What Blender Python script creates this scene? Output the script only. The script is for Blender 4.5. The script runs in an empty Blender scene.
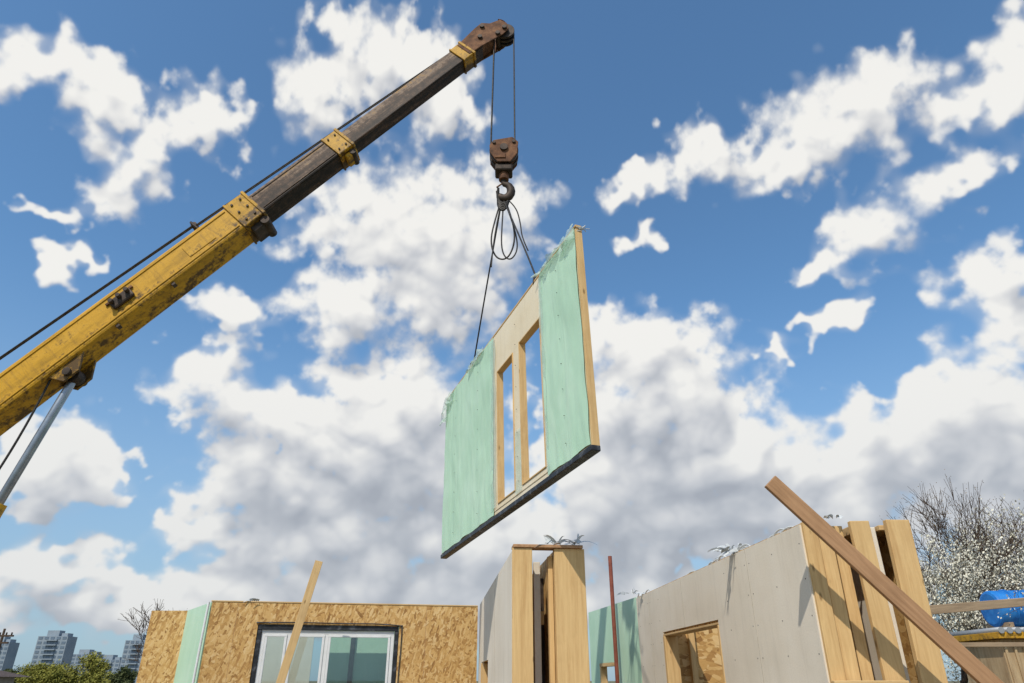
import bpy, bmesh, math, random
import numpy as np
from mathutils import Vector, Matrix, Quaternion, noise
R=random.Random(7)
scene=bpy.context.scene
rad=math.radians
# ------------------------------------------------------------------ helpers
def link(o): scene.collection.objects.link(o); return o
def empty(name,loc=(0,0,0)):
    e=bpy.data.objects.new(name,None); e.location=loc; e.empty_display_size=.3
    link(e); return e
def par(o,p):
    if p is not None:
        o.parent=p; o.matrix_parent_inverse=Matrix.Translation(-Vector(p.location))
def mesh_obj(name,verts,faces,mat,parent=None,M=None,smooth=False,bevel=0):
    me=bpy.data.meshes.new(name); me.from_pydata([tuple(v) for v in verts],[],faces); me.update()
    if smooth:
        for f in me.polygons: f.use_smooth=True
    if mat: me.materials.append(mat)
    o=bpy.data.objects.new(name,me); link(o)
    if M is not None: o.matrix_basis=M
    par(o,parent)
    if bevel:
        m=o.modifiers.new('bev','BEVEL'); m.width=bevel; m.segments=2; m.limit_method='ANGLE'
    return o
BF=[(0,3,2,1),(4,5,6,7),(0,1,5,4),(1,2,6,5),(2,3,7,6),(3,0,4,7)]
def box(name,x,y,z,mat,parent=None,M=None,bevel=.006):
    cx,cy,cz=[(a[0]+a[1])/2 for a in (x,y,z)]
    v=[(X-cx,Y-cy,Z-cz) for Z in z for (X,Y) in ((x[0],y[0]),(x[1],y[0]),(x[1],y[1]),(x[0],y[1]))]
    MM=(M if M is not None else Matrix.Identity(4))@Matrix.Translation((cx,cy,cz))
    return mesh_obj(name,v,BF,mat,parent,MM,bevel=bevel)
def frame(p0,p1,zdrop=0):
    p0=Vector(p0);p1=Vector(p1)
    x=(p1-p0).normalized(); y=Vector((0,0,1)).cross(x).normalized(); z=x.cross(y)
    M=Matrix((x,y,z)).transposed().to_4x4(); M.translation=p0
    return M
def beam(name,p0,p1,w,h,mat,parent=None,roll=0,bevel=.006):
    "plank between two points, grain along local x"
    M=frame(p0,p1)@Matrix.Rotation(roll,4,'X'); L=(Vector(p1)-Vector(p0)).length
    return box(name,(0,L),(-w/2,w/2),(-h/2,h/2),mat,parent,M,bevel)
def wall(name,L,y,H,ops,mat,parent,M,x0=0,z0=0,bevel=0):
    xs=sorted(set([x0,L]+[v for o in ops for v in o[:2]])); zs=sorted(set([z0,H]+[v for o in ops for v in o[2:]]))
    def solid(i,k):
        if i<0 or k<0 or i>=len(xs)-1 or k>=len(zs)-1: return False
        cx=(xs[i]+xs[i+1])/2; cz=(zs[k]+zs[k+1])/2
        return not any(o[0]<cx<o[1] and o[2]<cz<o[3] for o in ops)
    bm=bmesh.new(); vd={}
    def V(a,b,c):
        k=(a,b,c)
        if k not in vd: vd[k]=bm.verts.new(k)
        return vd[k]
    y0,y1=y
    for i in range(len(xs)-1):
        for k in range(len(zs)-1):
            if not solid(i,k): continue
            a,b,c,d=xs[i],xs[i+1],zs[k],zs[k+1]
            bm.faces.new([V(a,y0,c),V(b,y0,c),V(b,y0,d),V(a,y0,d)])
            bm.faces.new([V(a,y1,c),V(a,y1,d),V(b,y1,d),V(b,y1,c)])
            if not solid(i-1,k): bm.faces.new([V(a,y0,c),V(a,y0,d),V(a,y1,d),V(a,y1,c)])
            if not solid(i+1,k): bm.faces.new([V(b,y0,c),V(b,y1,c),V(b,y1,d),V(b,y0,d)])
            if not solid(i,k-1): bm.faces.new([V(a,y0,c),V(a,y1,c),V(b,y1,c),V(b,y0,c)])
            if not solid(i,k+1): bm.faces.new([V(a,y0,d),V(b,y0,d),V(b,y1,d),V(a,y1,d)])
    bmesh.ops.recalc_face_normals(bm,faces=bm.faces)
    me=bpy.data.meshes.new(name); bm.to_mesh(me); bm.free(); me.materials.append(mat)
    o=bpy.data.objects.new(name,me); link(o); o.matrix_basis=M; par(o,parent)
    return o
def cable(name,pts,r,mat,parent=None,M=None,smooth=True):
    cu=bpy.data.curves.new(name,'CURVE'); cu.dimensions='3D'; cu.bevel_depth=r; cu.bevel_resolution=2
    s=cu.splines.new('NURBS' if smooth and len(pts)>2 else 'POLY'); s.points.add(len(pts)-1)
    for i,p in enumerate(pts): s.points[i].co=(*p,1)
    if s.type=='NURBS': s.order_u=3; s.use_endpoint_u=True; s.resolution_u=6
    cu.materials.append(mat)
    o=bpy.data.objects.new(name,cu); link(o)
    if M is not None: o.matrix_basis=M
    par(o,parent); return o
def cyl(name,c,axis,r,L,mat,parent=None,M=None,seg=24,r2=None,bevel=.004):
    r2=r if r2 is None else r2
    v=[];f=[]
    for i in range(seg):
        t=2*math.pi*i/seg; v.append((r*math.cos(t),r*math.sin(t),-L/2))
    for i in range(seg):
        t=2*math.pi*i/seg; v.append((r2*math.cos(t),r2*math.sin(t),L/2))
    for i in range(seg): j=(i+1)%seg; f.append((i,j,seg+j,seg+i))
    f.append(tuple(reversed(range(seg)))); f.append(tuple(range(seg,2*seg)))
    q=Vector(axis).to_track_quat('Z','Y').to_matrix().to_4x4()
    MM=(M if M is not None else Matrix.Identity(4))@Matrix.Translation(c)@q
    o=mesh_obj(name,v,f,mat,parent,MM,bevel=bevel)
    for p in o.data.polygons:
        if len(p.vertices)==4: p.use_smooth=True
    return o
# ------------------------------------------------------------------ materials
class NT:
    def __init__(s,nt): s.nt=nt
    def n(s,t,ins=None,**kw):
        nd=s.nt.nodes.new(t)
        for k,v in kw.items(): setattr(nd,k,v)
        if ins:
            for k,v in ins.items():
                if isinstance(v,bpy.types.NodeSocket): s.nt.links.new(v,nd.inputs[k])
                else: nd.inputs[k].default_value=v
        return nd
    def math(s,op,a,b=0,c=0,clamp=False):
        return s.n('ShaderNodeMath',{0:a,1:b,2:c},operation=op,use_clamp=clamp).outputs[0]
    def vmath(s,op,a,b=(0,0,0),c=None,out=0):
        d={0:a,1:b}
        if c is not None: d[2]=c
        return s.n('ShaderNodeVectorMath',d,operation=op).outputs[out]
    def ramp(s,f,stops,interp='LINEAR'):
        nd=s.n('ShaderNodeValToRGB',{0:f}); cr=nd.color_ramp; cr.interpolation=interp
        while len(cr.elements)<len(stops): cr.elements.new(.5)
        for e,(p,c) in zip(cr.elements,stops):
            e.position=p; e.color=(*c,1) if len(c)==3 else c
        return nd.outputs[0]
    def mix(s,f,a,b,mode='MIX'):
        nd=s.n('ShaderNodeMix',data_type='RGBA',blend_type=mode)
        for sock,v in ((nd.inputs[0],f),(nd.inputs[6],a),(nd.inputs[7],b)):
            if isinstance(v,bpy.types.NodeSocket): s.nt.links.new(v,sock)
            else: sock.default_value=v if not isinstance(v,tuple) or len(v)==4 else (*v,1)
        return nd.outputs[2]
    def noise(s,vec,scale,detail=4,rough=.55,dist=0):
        d={'Scale':scale,'Detail':detail,'Roughness':rough,'Distortion':dist}
        if vec is not None: d['Vector']=vec
        return s.n('ShaderNodeTexNoise',d)
def newmat(name):
    m=bpy.data.materials.new(name); m.use_nodes=True
    nt=m.node_tree; b=nt.nodes['Principled BSDF']; T=NT(nt)
    return m,T,b
def obj_vec(T,scale=(1,1,1),rot=(0,0,0)):
    tc=T.n('ShaderNodeTexCoord').outputs['Object']
    return T.n('ShaderNodeMapping',{'Vector':tc,'Scale':scale,'Rotation':rot}).outputs[0]
def bump(T,b,h,strength=.3,dist=.01):
    bp=T.n('ShaderNodeBump',{'Height':h,'Strength':strength,'Distance':dist})
    T.nt.links.new(bp.outputs[0],b.inputs['Normal'])
def simple(name,stops,scale=6,rough=.7,metal=0,vs=(1,1,1),bs=.3,bd=.005,detail=6,spec=.3):
    m,T,b=newmat(name); v=obj_vec(T,vs); n=T.noise(v,scale,detail,.6)
    T.nt.links.new(T.ramp(n.outputs[0],stops),b.inputs['Base Color'])
    b.inputs['Roughness'].default_value=rough; b.inputs['Metallic'].default_value=metal
    b.inputs['Specular IOR Level'].default_value=spec
    bump(T,b,n.outputs[0],bs,bd); return m
def wood(name,light,dark,axis='z'):
    m,T,b=newmat(name)
    s={'z':(14,14,.9),'x':(.9,14,14),'y':(14,.9,14)}[axis]
    tc=T.n('ShaderNodeTexCoord').outputs['Object']
    inf=T.n('ShaderNodeObjectInfo').outputs['Random']
    v=T.n('ShaderNodeMapping',{'Vector':tc,'Scale':s}).outputs[0]
    cmb=T.n('ShaderNodeCombineXYZ',{0:T.math('MULTIPLY',inf,37),1:T.math('MULTIPLY',inf,91),2:T.math('MULTIPLY',inf,53)}).outputs[0]
    v=T.vmath('ADD',v,cmb)
    n1=T.noise(v,1.2,6,.65,1.2).outputs[0]
    n2=T.noise(T.vmath('MULTIPLY',v,(3,3,3)),2.0,4,.7).outputs[0]
    mid=tuple((a*.6+c*.4) for a,c in zip(light,dark))
    g=T.math('ADD',T.math('MULTIPLY',n1,.7),T.math('MULTIPLY',n2,.3))
    c=T.ramp(g,[(.3,dark),(.46,mid),(.58,light),(.8,tuple(min(1,a*1.1) for a in light))])
    c=T.mix(T.math('MULTIPLY',inf,.35),c,tuple(a*.72 for a in light))
    ks={'z':(7,7,2.6),'x':(2.6,7,7),'y':(7,2.6,7)}[axis]
    kv=T.vmath('ADD',T.n('ShaderNodeMapping',{'Vector':tc,'Scale':ks}).outputs[0],cmb)
    kn=T.n('ShaderNodeTexVoronoi',{'Vector':kv,'Scale':1.0}).outputs['Distance']
    c=T.mix(T.ramp(kn,[(.06,(.8,.8,.8)),(.13,(0,0,0))]),c,tuple(a*.45 for a in dark))
    st=T.noise(tc,1.7,4,.6).outputs[0]
    c=T.mix(T.ramp(st,[(.5,(0,0,0)),(.75,(.4,.4,.4))]),c,tuple(a*.7 for a in dark))
    T.nt.links.new(c,b.inputs['Base Color']); b.inputs['Roughness'].default_value=.75
    b.inputs['Specular IOR Level'].default_value=.2
    bump(T,b,g,.35,.006); return m
def osb(name):
    m,T,b=newmat(name)
    tc=T.n('ShaderNodeTexCoord').outputs['Object']
    w=T.noise(tc,5,2).outputs['Color']
    tcw=T.vmath('MULTIPLY_ADD',w,(.035,.035,.035),tc)
    cols=[]
    for k,(a,sx,sz) in enumerate(((.45,7,24),(-.7,8,22),(1.35,6.5,25),(-1.9,9,26))):
        rt=T.n('ShaderNodeMapping',{'Vector':tcw,'Rotation':(0,a,0)}).outputs[0]
        v=T.n('ShaderNodeMapping',{'Vector':rt,'Scale':(sx,sx,sz),'Location':(k*3.7,0,k*1.9)}).outputs[0]
        vo=T.n('ShaderNodeTexVoronoi',{'Vector':v,'Scale':1.0,'Randomness':1.0})
        cols.append(T.n('ShaderNodeSeparateColor',{0:vo.outputs['Color']}))
    r=cols[0].outputs[0]
    for k,th in ((1,.55),(2,.62),(3,.68)):
        r=T.mix(T.math('GREATER_THAN',cols[k].outputs[1],th),r,cols[k].outputs[0])
    fine=T.noise(T.n('ShaderNodeMapping',{'Vector':tc,'Rotation':(0,.3,0),'Scale':(12,20,40)}).outputs[0],1.5,5,.65).outputs[0]
    f=T.math('ADD',T.math('MULTIPLY',r,.72),T.math('MULTIPLY',fine,.35))
    c=T.ramp(f,[(.10,(.16,.075,.022)),(.24,(.38,.20,.065)),(.5,(.58,.35,.125)),(.75,(.68,.45,.19)),(1,(.76,.56,.30))])
    big=T.noise(tc,.9,3).outputs[0]
    c=T.mix(T.ramp(big,[(.35,(.3,.3,.3)),(.7,(0,0,0))]),c,(.42,.24,.08))
    T.nt.links.new(c,b.inputs['Base Color']); b.inputs['Roughness'].default_value=.6
    b.inputs['Specular IOR Level'].default_value=.25
    bump(T,b,f,.5,.006); return m
M_osb=osb('osb_board')
M_woodz=wood('pine_vertical',(.73,.50,.235),(.50,.29,.115),'z')
M_woodx=wood('pine_lengthwise',(.68,.47,.23),(.44,.27,.11),'x')
M_woodold=wood('weathered_brace',(.48,.28,.15),(.26,.14,.07),'x')
M_woodgrey=wood('weathered_plank',(.42,.31,.20),(.2,.14,.09),'x')
def board(name,c0,c1,c2):
    m,T,b=newmat(name)
    tc=T.n('ShaderNodeTexCoord').outputs['Object']
    n1=T.noise(tc,.9,9,.6).outputs[0]
    n2=T.noise(T.n('ShaderNodeMapping',{'Vector':tc,'Scale':(5,5,.6)}).outputs[0],1.6,7,.65).outputs[0]
    n3=T.noise(tc,60,3,.6).outputs[0]
    c=T.ramp(n1,[(.3,c0),(.5,c1),(.7,c2)])
    c=T.mix(T.ramp(n2,[(.52,(0,0,0)),(.72,(.22,.22,.22))]),c,tuple(a*.62 for a in c0))
    c=T.mix(T.ramp(n3,[(.3,(.2,.2,.2)),(.6,(0,0,0))]),c,tuple(a*.7 for a in c0))
    T.nt.links.new(c,b.inputs['Base Color']); b.inputs['Roughness'].default_value=.85; b.inputs['Specular IOR Level'].default_value=.2
    bump(T,b,T.math('ADD',n3,T.math('MULTIPLY',n1,3)),.2,.006); return m
M_gyp=board('gypsum_fibre',(.69,.62,.51),(.77,.70,.59),(.82,.76,.66))
M_cream=board('cream_board',(.70,.58,.40),(.79,.69,.51),(.83,.75,.60))
M_seam=simple('joint_filler',[(.3,(.36,.32,.26)),(.7,(.48,.44,.36))],6,.9)
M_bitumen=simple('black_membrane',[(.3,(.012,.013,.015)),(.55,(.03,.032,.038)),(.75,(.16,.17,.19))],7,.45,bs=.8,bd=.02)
M_rust=simple('rusty_steel',[(.25,(.04,.022,.013)),(.5,(.14,.065,.033)),(.7,(.25,.125,.06)),(.85,(.34,.25,.16))],7,.75,.2,bs=.5,bd=.006)
M_dark=simple('greasy_steel',[(.3,(.018,.014,.012)),(.7,(.085,.06,.045))],8,.6,.3)
M_rope=simple('wire_rope',[(.3,(.02,.019,.018)),(.7,(.07,.065,.06))],20,.55,.4)
M_chrome=simple('cylinder_rod',[(.3,(.22,.25,.30)),(.7,(.34,.38,.43))],5,.35,.7,bs=.05)
M_conc=simple('concrete',[(.3,(.24,.23,.21)),(.7,(.36,.35,.33))],3,.9)
M_red=simple('red_primer_pipe',[(.3,(.17,.045,.03)),(.7,(.26,.08,.05))],9,.7)
M_blue=simple('blue_plastic',[(.3,(.01,.12,.42)),(.55,(.02,.20,.58)),(.8,(.08,.26,.55))],6,.5,bs=.2,spec=.3,detail=9)
M_pvc=simple('white_pvc',[(.3,(.68,.69,.70)),(.7,(.78,.79,.80))],5,.35,bs=.02,spec=.5)
M_rubber=simple('tyre_rubber',[(.3,(.015,.015,.015)),(.7,(.04,.04,.04))],9,.85)
M_shed=simple('corrugated_metal',[(.3,(.30,.32,.34)),(.7,(.42,.43,.44))],2,.5,.5)
M_shedw=simple('shed_boards',[(.3,(.33,.22,.12)),(.7,(.52,.40,.24))],4,.8,vs=(4,4,.6))
M_roof=simple('brown_roof',[(.3,(.07,.05,.045)),(.7,(.13,.1,.09))],6,.8)
def crane_paint(name,grease,base=(.58,.315,.022)):
    m,T,b=newmat(name)
    tc=T.n('ShaderNodeTexCoord').outputs['Object']
    sv=T.n('ShaderNodeMapping',{'Vector':tc,'Scale':(.7,3,4)}).outputs[0]
    n1=T.noise(sv,1.5,8,.65).outputs[0]
    n2=T.noise(tc,9,8,.7).outputs[0]
    n3=T.noise(T.n('ShaderNodeMapping',{'Vector':tc,'Scale':(3,3,.5)}).outputs[0],5,5,.7).outputs[0]
    c=T.ramp(n1,[(.3,tuple(x*.55 for x in base)),(.52,base),(.75,(base[0]*1.08,base[1]*1.12,base[2]*2))])
    g=T.math('ADD',T.math('MULTIPLY',n2,.5),T.math('MULTIPLY',n1,.5))
    sp=T.n('ShaderNodeSeparateXYZ',{0:tc}).outputs[2]
    low=T.n('ShaderNodeMapRange',{0:sp,1:.05,2:-.30,3:0,4:.10}).outputs[0]
    g2=T.math('ADD',g,low)
    lo=.64-grease*.5
    c=T.mix(T.ramp(g2,[(lo,(0,0,0)),(lo+.09,(.9,.9,.9))]),c,(.05,.03,.018))
    c=T.mix(T.ramp(n3,[(.5,(0,0,0)),(.8,(.6,.6,.6))]),c,(.10,.055,.025))
    T.nt.links.new(c,b.inputs['Base Color']); b.inputs['Roughness'].default_value=.55
    b.inputs['Specular IOR Level'].default_value=.25
    bump(T,b,g,.25,.006); return m
M_yel=crane_paint('yellow_crane_paint',.14)
M_yel2=crane_paint('yellow_collar_paint',.24)
def greasy(name):
    m,T,b=newmat(name)
    tc=T.n('ShaderNodeTexCoord').outputs['Object']
    n1=T.noise(T.n('ShaderNodeMapping',{'Vector':tc,'Scale':(.5,6,7)}).outputs[0],1.6,8,.7).outputs[0]
    n2=T.noise(tc,11,8,.75).outputs[0]
    g=T.math('ADD',T.math('MULTIPLY',n2,.45),T.math('MULTIPLY',n1,.55))
    sp=T.n('ShaderNodeSeparateXYZ',{0:tc}).outputs[2]
    g=T.math('ADD',g,T.n('ShaderNodeMapRange',{0:sp,1:-.20,2:.2,3:-.09,4:.08}).outputs[0])
    c=T.ramp(g,[(.36,(.014,.010,.007)),(.45,(.045,.027,.018)),(.52,(.11,.065,.04)),(.58,(.24,.17,.12)),(.64,(.33,.18,.045))])
    T.nt.links.new(c,b.inputs['Base Color']); b.inputs['Roughness'].default_value=.6; b.inputs['Specular IOR Level'].default_value=.25
    bump(T,b,g,.4,.008); return m
M_grease=greasy('greased_boom_steel')
def membrane(name):
    m,T,b=newmat(name)
    tc=T.n('ShaderNodeTexCoord').outputs['Object']
    wv=T.n('ShaderNodeMapping',{'Vector':tc,'Scale':(1.6,1,.35)}).outputs[0]
    n1=T.noise(wv,2.2,7,.6,.8).outputs[0]
    n2=T.noise(tc,.8,4,.6).outputs[0]
    c=T.ramp(n2,[(.3,(.43,.65,.48)),(.5,(.48,.70,.53)),(.7,(.54,.75,.59))])
    c=T.mix(T.ramp(n1,[(.5,(0,0,0)),(.72,(.3,.3,.3))]),c,(.64,.78,.66))
    T.nt.links.new(c,b.inputs['Base Color']); b.inputs['Roughness'].default_value=.6
    b.inputs['Specular IOR Level'].default_value=.2
    bump(T,b,n1,.4,.03); return m
M_mint=membrane('mint_membrane')
m,T,b=newmat('plastic_film'); M_film=m
n=T.noise(obj_vec(T),6,6).outputs[0]
T.nt.links.new(T.ramp(n,[(.3,(.52,.70,.58)),(.7,(.72,.82,.74))]),b.inputs['Base Color']); b.inputs['Roughness'].default_value=.45
b.inputs['Alpha'].default_value=.45; bump(T,b,n,.6,.03)
M_film2=simple('white_film',[(.3,(.40,.43,.45)),(.7,(.66,.69,.70))],5,.5)
m,T,b=newmat('window_glass'); M_glass=m
nt=m.node_tree; out=nt.nodes['Material Output']
tr=T.n('ShaderNodeBsdfTransparent',{0:(.80,.86,.86,1)}); gl=T.n('ShaderNodeBsdfGlossy',{'Roughness':.02,'Color':(.9,.95,1,1)})
fr=T.n('ShaderNodeFresnel',{'IOR':1.5}); f2=T.math('ADD',fr.outputs[0],.06)
mx=T.n('ShaderNodeMixShader',{0:f2,1:tr.outputs[0],2:gl.outputs[0]}); nt.links.new(mx.outputs[0],out.inputs[0])
# ------------------------------------------------------------------ ground
m,T,b=newmat('building_site_dirt')
tc=T.n('ShaderNodeTexCoord').outputs['Object']
n1=T.noise(tc,.05,8,.6).outputs[0]; n2=T.noise(tc,2.5,8,.7).outputs[0]
c=T.mix(T.ramp(n1,[(.42,(0,0,0)),(.58,(1,1,1))]),T.ramp(n2,[(.3,(.13,.095,.06)),(.7,(.30,.23,.15))]),T.ramp(n2,[(.3,(.035,.06,.02)),(.7,(.09,.12,.04))]))
T.nt.links.new(c,b.inputs['Base Color']); b.inputs['Roughness'].default_value=.95; bump(T,b,n2,.6,.05)
mesh_obj('ground',[(-3000,-3000,0),(3000,-3000,0),(3000,3000,0),(-3000,3000,0)],[(0,1,2,3)],m)
# ------------------------------------------------------------------ HOUSE
house=empty('unfinished_panel_house',(0,12,0))
sl=[(-6.3,14.2,0),(-.7,15.2,0),(-.1,8.0,0),(4.4,6.6,0),(4.4,17,0),(1.2,20,0),(-6.3,19,0)]
mesh_obj('floor_slab',[(x,y,-.05) for x,y,z in sl]+[(x,y,.15) for x,y,z in sl],[tuple(range(7,14))]+[(i,(i+1)%7,7+(i+1)%7,7+i) for i in range(7)],M_conc,house)
Mf=frame((-5.95,14.45,0),(-.72,15.5,0)); L=5.33
wall('osb_front_wall',L,(0,.16),3.0,[(.93,3.71,1.1,2.6)],M_osb,house,Mf)
for sx in (.5,1.75,3.0,4.25): box('sheet_joint',(sx-.003,sx+.003),(-.002,.001),(2.6 if .93<sx<3.71 else .2,2.995),M_woodold,house,Mf,0)
box('top_plate',(-.02,L),(-.01,.17),(3.003,3.03),M_woodx,house,Mf)
def window(x0,x1,z0,z1,mull,M,P):
    w=.07
    box('window_frame_top',(x0,x1),(.05,.12),(z1-w,z1),M_pvc,P,M); box('window_frame_sill',(x0,x1),(.05,.12),(z0,z0+w),M_pvc,P,M)
    for xx in (x0,x1-w): box('window_frame_jamb',(xx,xx+w),(.053,.117),(z0+w,z1-w),M_pvc,P,M)
    xs=[x0+w]+[v for v in mull]+[x1-w]
    for i in range(len(xs)-1):
        a=xs[i]+(.035 if i else 0); c=xs[i+1]-(.035 if i<len(xs)-2 else 0)
        if i: box('window_mullion',(xs[i]-.035,xs[i]+.035),(.053,.117),(z0+w,z1-w),M_pvc,P,M)
        s=.05
        box('sash_top',(a,c),(.035,.10),(z1-w-s,z1-w-.003),M_pvc,P,M); box('sash_bottom',(a,c),(.035,.10),(z0+w+.003,z0+w+s),M_pvc,P,M)
        box('sash_side',(a+.003,a+s),(.037,.098),(z0+w+s,z1-w-s),M_pvc,P,M); box('sash_side',(c-s,c-.003),(.037,.098),(z0+w+s,z1-w-s),M_pvc,P,M)
        box('glass_pane',(a+s,c-s),(.066,.074),(z0+w+s,z1-w-s),M_glass,P,M,0)
window(1.02,3.62,1.12,2.5,[1.55,2.28],Mf,house)
box('window_head_membrane_shade',(.94,3.70),(.01,.12),(2.505,2.597),M_bitumen,house,Mf)  # black membrane, its colour also stands in for the shadow strip under the head
box('window_jamb_membrane',(.933,1.015),(.02,.12),(1.1,2.505),M_bitumen,house,Mf)
box('window_jamb_membrane',(3.625,3.707),(.02,.12),(1.1,2.505),M_bitumen,house,Mf)
cable('window_head_flap',[(.9,-.02,2.63),(1.6,-.03,2.645),(2.6,-.025,2.63),(3.4,-.03,2.64),(3.78,-.02,2.60)],.012,M_bitumen,house,Mf)
cable('window_side_flap',[(3.76,-.02,2.62),(3.77,-.02,2.2),(3.74,-.02,1.6),(3.76,-.02,1.1)],.010,M_bitumen,house,Mf)
box('green_inner_partition',(2.2,4.6),(.75,.85),(.15,2.85),M_mint,house,Mf,0)
box('inner_partition_post',(2.75,2.85),(.70,.745),(.15,2.80),M_dark,house,Mf)
box('inner_dark_partition',(.2,1.9),(2.2,2.3),(.15,2.6),M_gyp,house,Mf,0)
wall('green_return_wall',2.22,(0,.14),3.0,[],M_mint,house,frame((-7.25,16.35,0),(-6.0,14.52,0)))
wall('osb_return_wall',1.05,(0,.14),3.0,[],M_osb,house,frame((-8.05,16.35,0),(-7.26,16.35,0)))
cable('white_flashing',[(-6.02,14.45,3.0),(-6.05,14.45,1.5),(-6.02,14.44,.1)],.025,M_pvc,house)
lb=empty('leaning_board',(-4.2,14.2,0))
beam('board',(-4.45,13.6,0.0),(-3.82,14.05,3.72),.15,.03,M_woodx,lb,roll=rad(70))
Mm=frame((0,8.3,0),(-.65,14.7,0)); Lm=6.42
wall('gypsum_panel',Lm,(-.03,0),2.97,[(3.8,5.5,.9,1.9)],M_gyp,house,Mm,x0=.03)
wall('osb_core',Lm,(-.22,-.034),2.99,[(3.8,5.5,.9,1.9)],M_osb,house,Mm,x0=.02)
box('end_board',(-.03,.0),(-.235,-.0),(0,3.0),M_woodz,house,Mm)
box('window_lining',(5.42,5.48),(-.2,.01),(.92,1.88),M_woodz,house,Mm)
wall('inner_panel',Lm,(-.80,-.50),2.98,[],M_osb,house,Mm,x0=.12)
box('corner_post',(-.02,.10),(-.86,-.50),(0,3.0),M_woodz,house,Mm)
box('corner_stud',(.10,.2),(-.497,-.44),(0,2.93),M_woodz,house,Mm)
box('gap_stud',(.35,.43),(-.38,-.30),(0,2.9),M_gyp,house,Mm)
box('gap_shade_back',(.9,1.0),(-.50,-.22),(0,2.78),M_dark,house,Mm)  # dark sheet closing the gap, its colour stands in for interior shade
box('gap_brace',(.5,.55),(-.44,-.23),(2.2,2.35),M_woodz,house,Mm)
box('cross_plate',(-.05,.16),(-.84,-.01),(3.003,3.04),M_woodold,house,Mm)
for sx in (2.5,5.0): box('sheet_joint',(sx-.003,sx+.003),(-.001,.003),(0,2.96),M_seam,house,Mm,0)
Mr=frame((2.84,6.82,0),(2.32,13.58,0)); Lr=6.78
wall('gypsum_long_wall',Lr,(-.03,0),2.98,[(2.61,5.18,.9,2.3)],M_gyp,house,Mr,x0=.03)
wall('timber_core',Lr,(-.2,-.034),3.0,[(2.64,5.15,.93,2.27)],M_osb,house,Mr,x0=.04)
box('opening_head_lining',(2.615,5.175),(-.2,.004),(2.24,2.268),M_woodx,house,Mr)
box('opening_jamb_far',(5.08,5.175),(-.2,.012),(.93,2.238),M_woodz,house,Mr)
box('opening_jamb_near',(2.615,2.66),(-.2,.006),(.93,2.238),M_woodz,house,Mr)
box('inner_cross_wall',(5.6,5.72),(-4.2,-.21),(.15,2.9),M_osb,house,Mr,0)
box('inner_cross_stud',(5.5,5.59),(-.62,-.52),(.15,2.9),M_woodz,house,Mr)
for sx in (1.45,4.0,5.9): box('sheet_joint',(sx-.003,sx+.003),(-.001,.002),(2.3 if 2.6<sx<5.19 else 0,2.975),M_seam,house,Mr,0)
for sx in (.1,.75,1.38,1.52,2.2,5.3,5.83,5.97,6.6):
    for k in range(8): cyl('screw_head',(sx,.001,.5+k*.33),(0,1,0),.006,.004,M_dark,house,Mr,seg=8,bevel=0)
Mg=frame((2.32,13.6,0),(1.76,16.85,0))
wall('green_wall',3.3,(-.14,0),3.0,[(1.4,2.6,.9,1.93)],M_mint,house,Mg)
box('green_window_jamb',(2.5,2.58),(-.13,.01),(.9,1.92),M_woodz,house,Mg)
box('green_window_head',(1.41,2.59),(-.13,.01),(1.86,1.925),M_woodx,house,Mg)
Ms=Matrix.Translation((2.84,6.82,0))
def stud(name,x0,x1,y0,y1,h,mat,tilt=0):
    box(name,(x0,x1),(y0,y1),(0.12,h),mat,house,Ms@Matrix.Rotation(tilt,4,'Y'))
stud('end_stud',.015,.15,-.01,.05,3.0,M_woodz)
stud('end_stud',.165,.30,.03,.09,2.97,M_woodz)
stud('end_stud',.36,.47,.14,.20,2.99,M_woodz)
stud('end_stud',.53,.72,.02,.08,3.01,M_woodz,-.01)
stud('end_stud',.79,1.02,-.03,.04,3.03,M_woodz,.014)
box('panel_sheet',(.19,.235),(.10,3.2),(.12,2.95),M_osb,house,Ms)
box('panel_core',(.42,.46),(.21,3.2),(.12,2.96),M_osb,house,Ms)
box('panel_core',(.73,.775),(.1,3.2),(.12,2.97),M_gyp,house,Ms)
box('panel_core',(.98,1.03),(.05,3.2),(.12,2.99),M_osb,house,Ms)
box('top_plate_stack',(.26,.41),(.2,3.2),(2.88,2.95),M_woodx,house,Ms)
box('top_plate_stack',(.52,.72),(.1,3.2),(2.9,2.98),M_woodx,house,Ms)
box('top_plate_stack',(.79,.97),(.05,3.2),(2.93,2.98),M_woodx,house,Ms)
box('bottom_rail',(.0,.66),(-.10,-.02),(1.50,1.60),M_woodx,house,Ms)
box('bottom_rail',(.9,1.5),(-.08,-.04),(1.38,1.50),M_woodx,house,Ms)
box('bottom_sole',(.0,1.1),(-.05,.4),(.0,.12),M_woodx,house,Ms)
db=empty('diagonal_brace',(3.3,6.4,0))
beam('plank',(5.45,6.42,.02),(2.44,6.38,3.29),.05,.15,M_woodold,db)
rp=empty('red_pipe',(1.9,14.5,0)); cyl('pipe',(2.02,14.6,1.95),(0,0,1),.04,3.9,M_red,rp)
def shreds(name,c,n,size,mat,up=1):
    v=[];f=[]
    for i in range(n):
        p=Vector(c)+Vector((R.uniform(-1,1),R.uniform(-.4,.4),0))*size*.7
        d=Vector((R.uniform(-1.2,1.2),R.uniform(-.6,.6),R.uniform(.05,.9)*up)).normalized()
        sd=d.cross(Vector((R.uniform(-1,1),R.uniform(-1,1),R.uniform(-1,1)))).normalized()*R.uniform(.01,.035)
        ln=size*R.uniform(.4,1.1)
        for k in range(5):
            t=k/4; q=p+d*ln*t+Vector((0,0,-.5*ln*t*t))
            tw=sd*(1-.7*t)
            v+= [q-tw,q+tw]
        b0=len(v)-10
        for k in range(4): f.append((b0+2*k,b0+2*k+1,b0+2*k+3,b0+2*k+2))
    return mesh_obj(name,v,f,mat,house,None)
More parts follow.
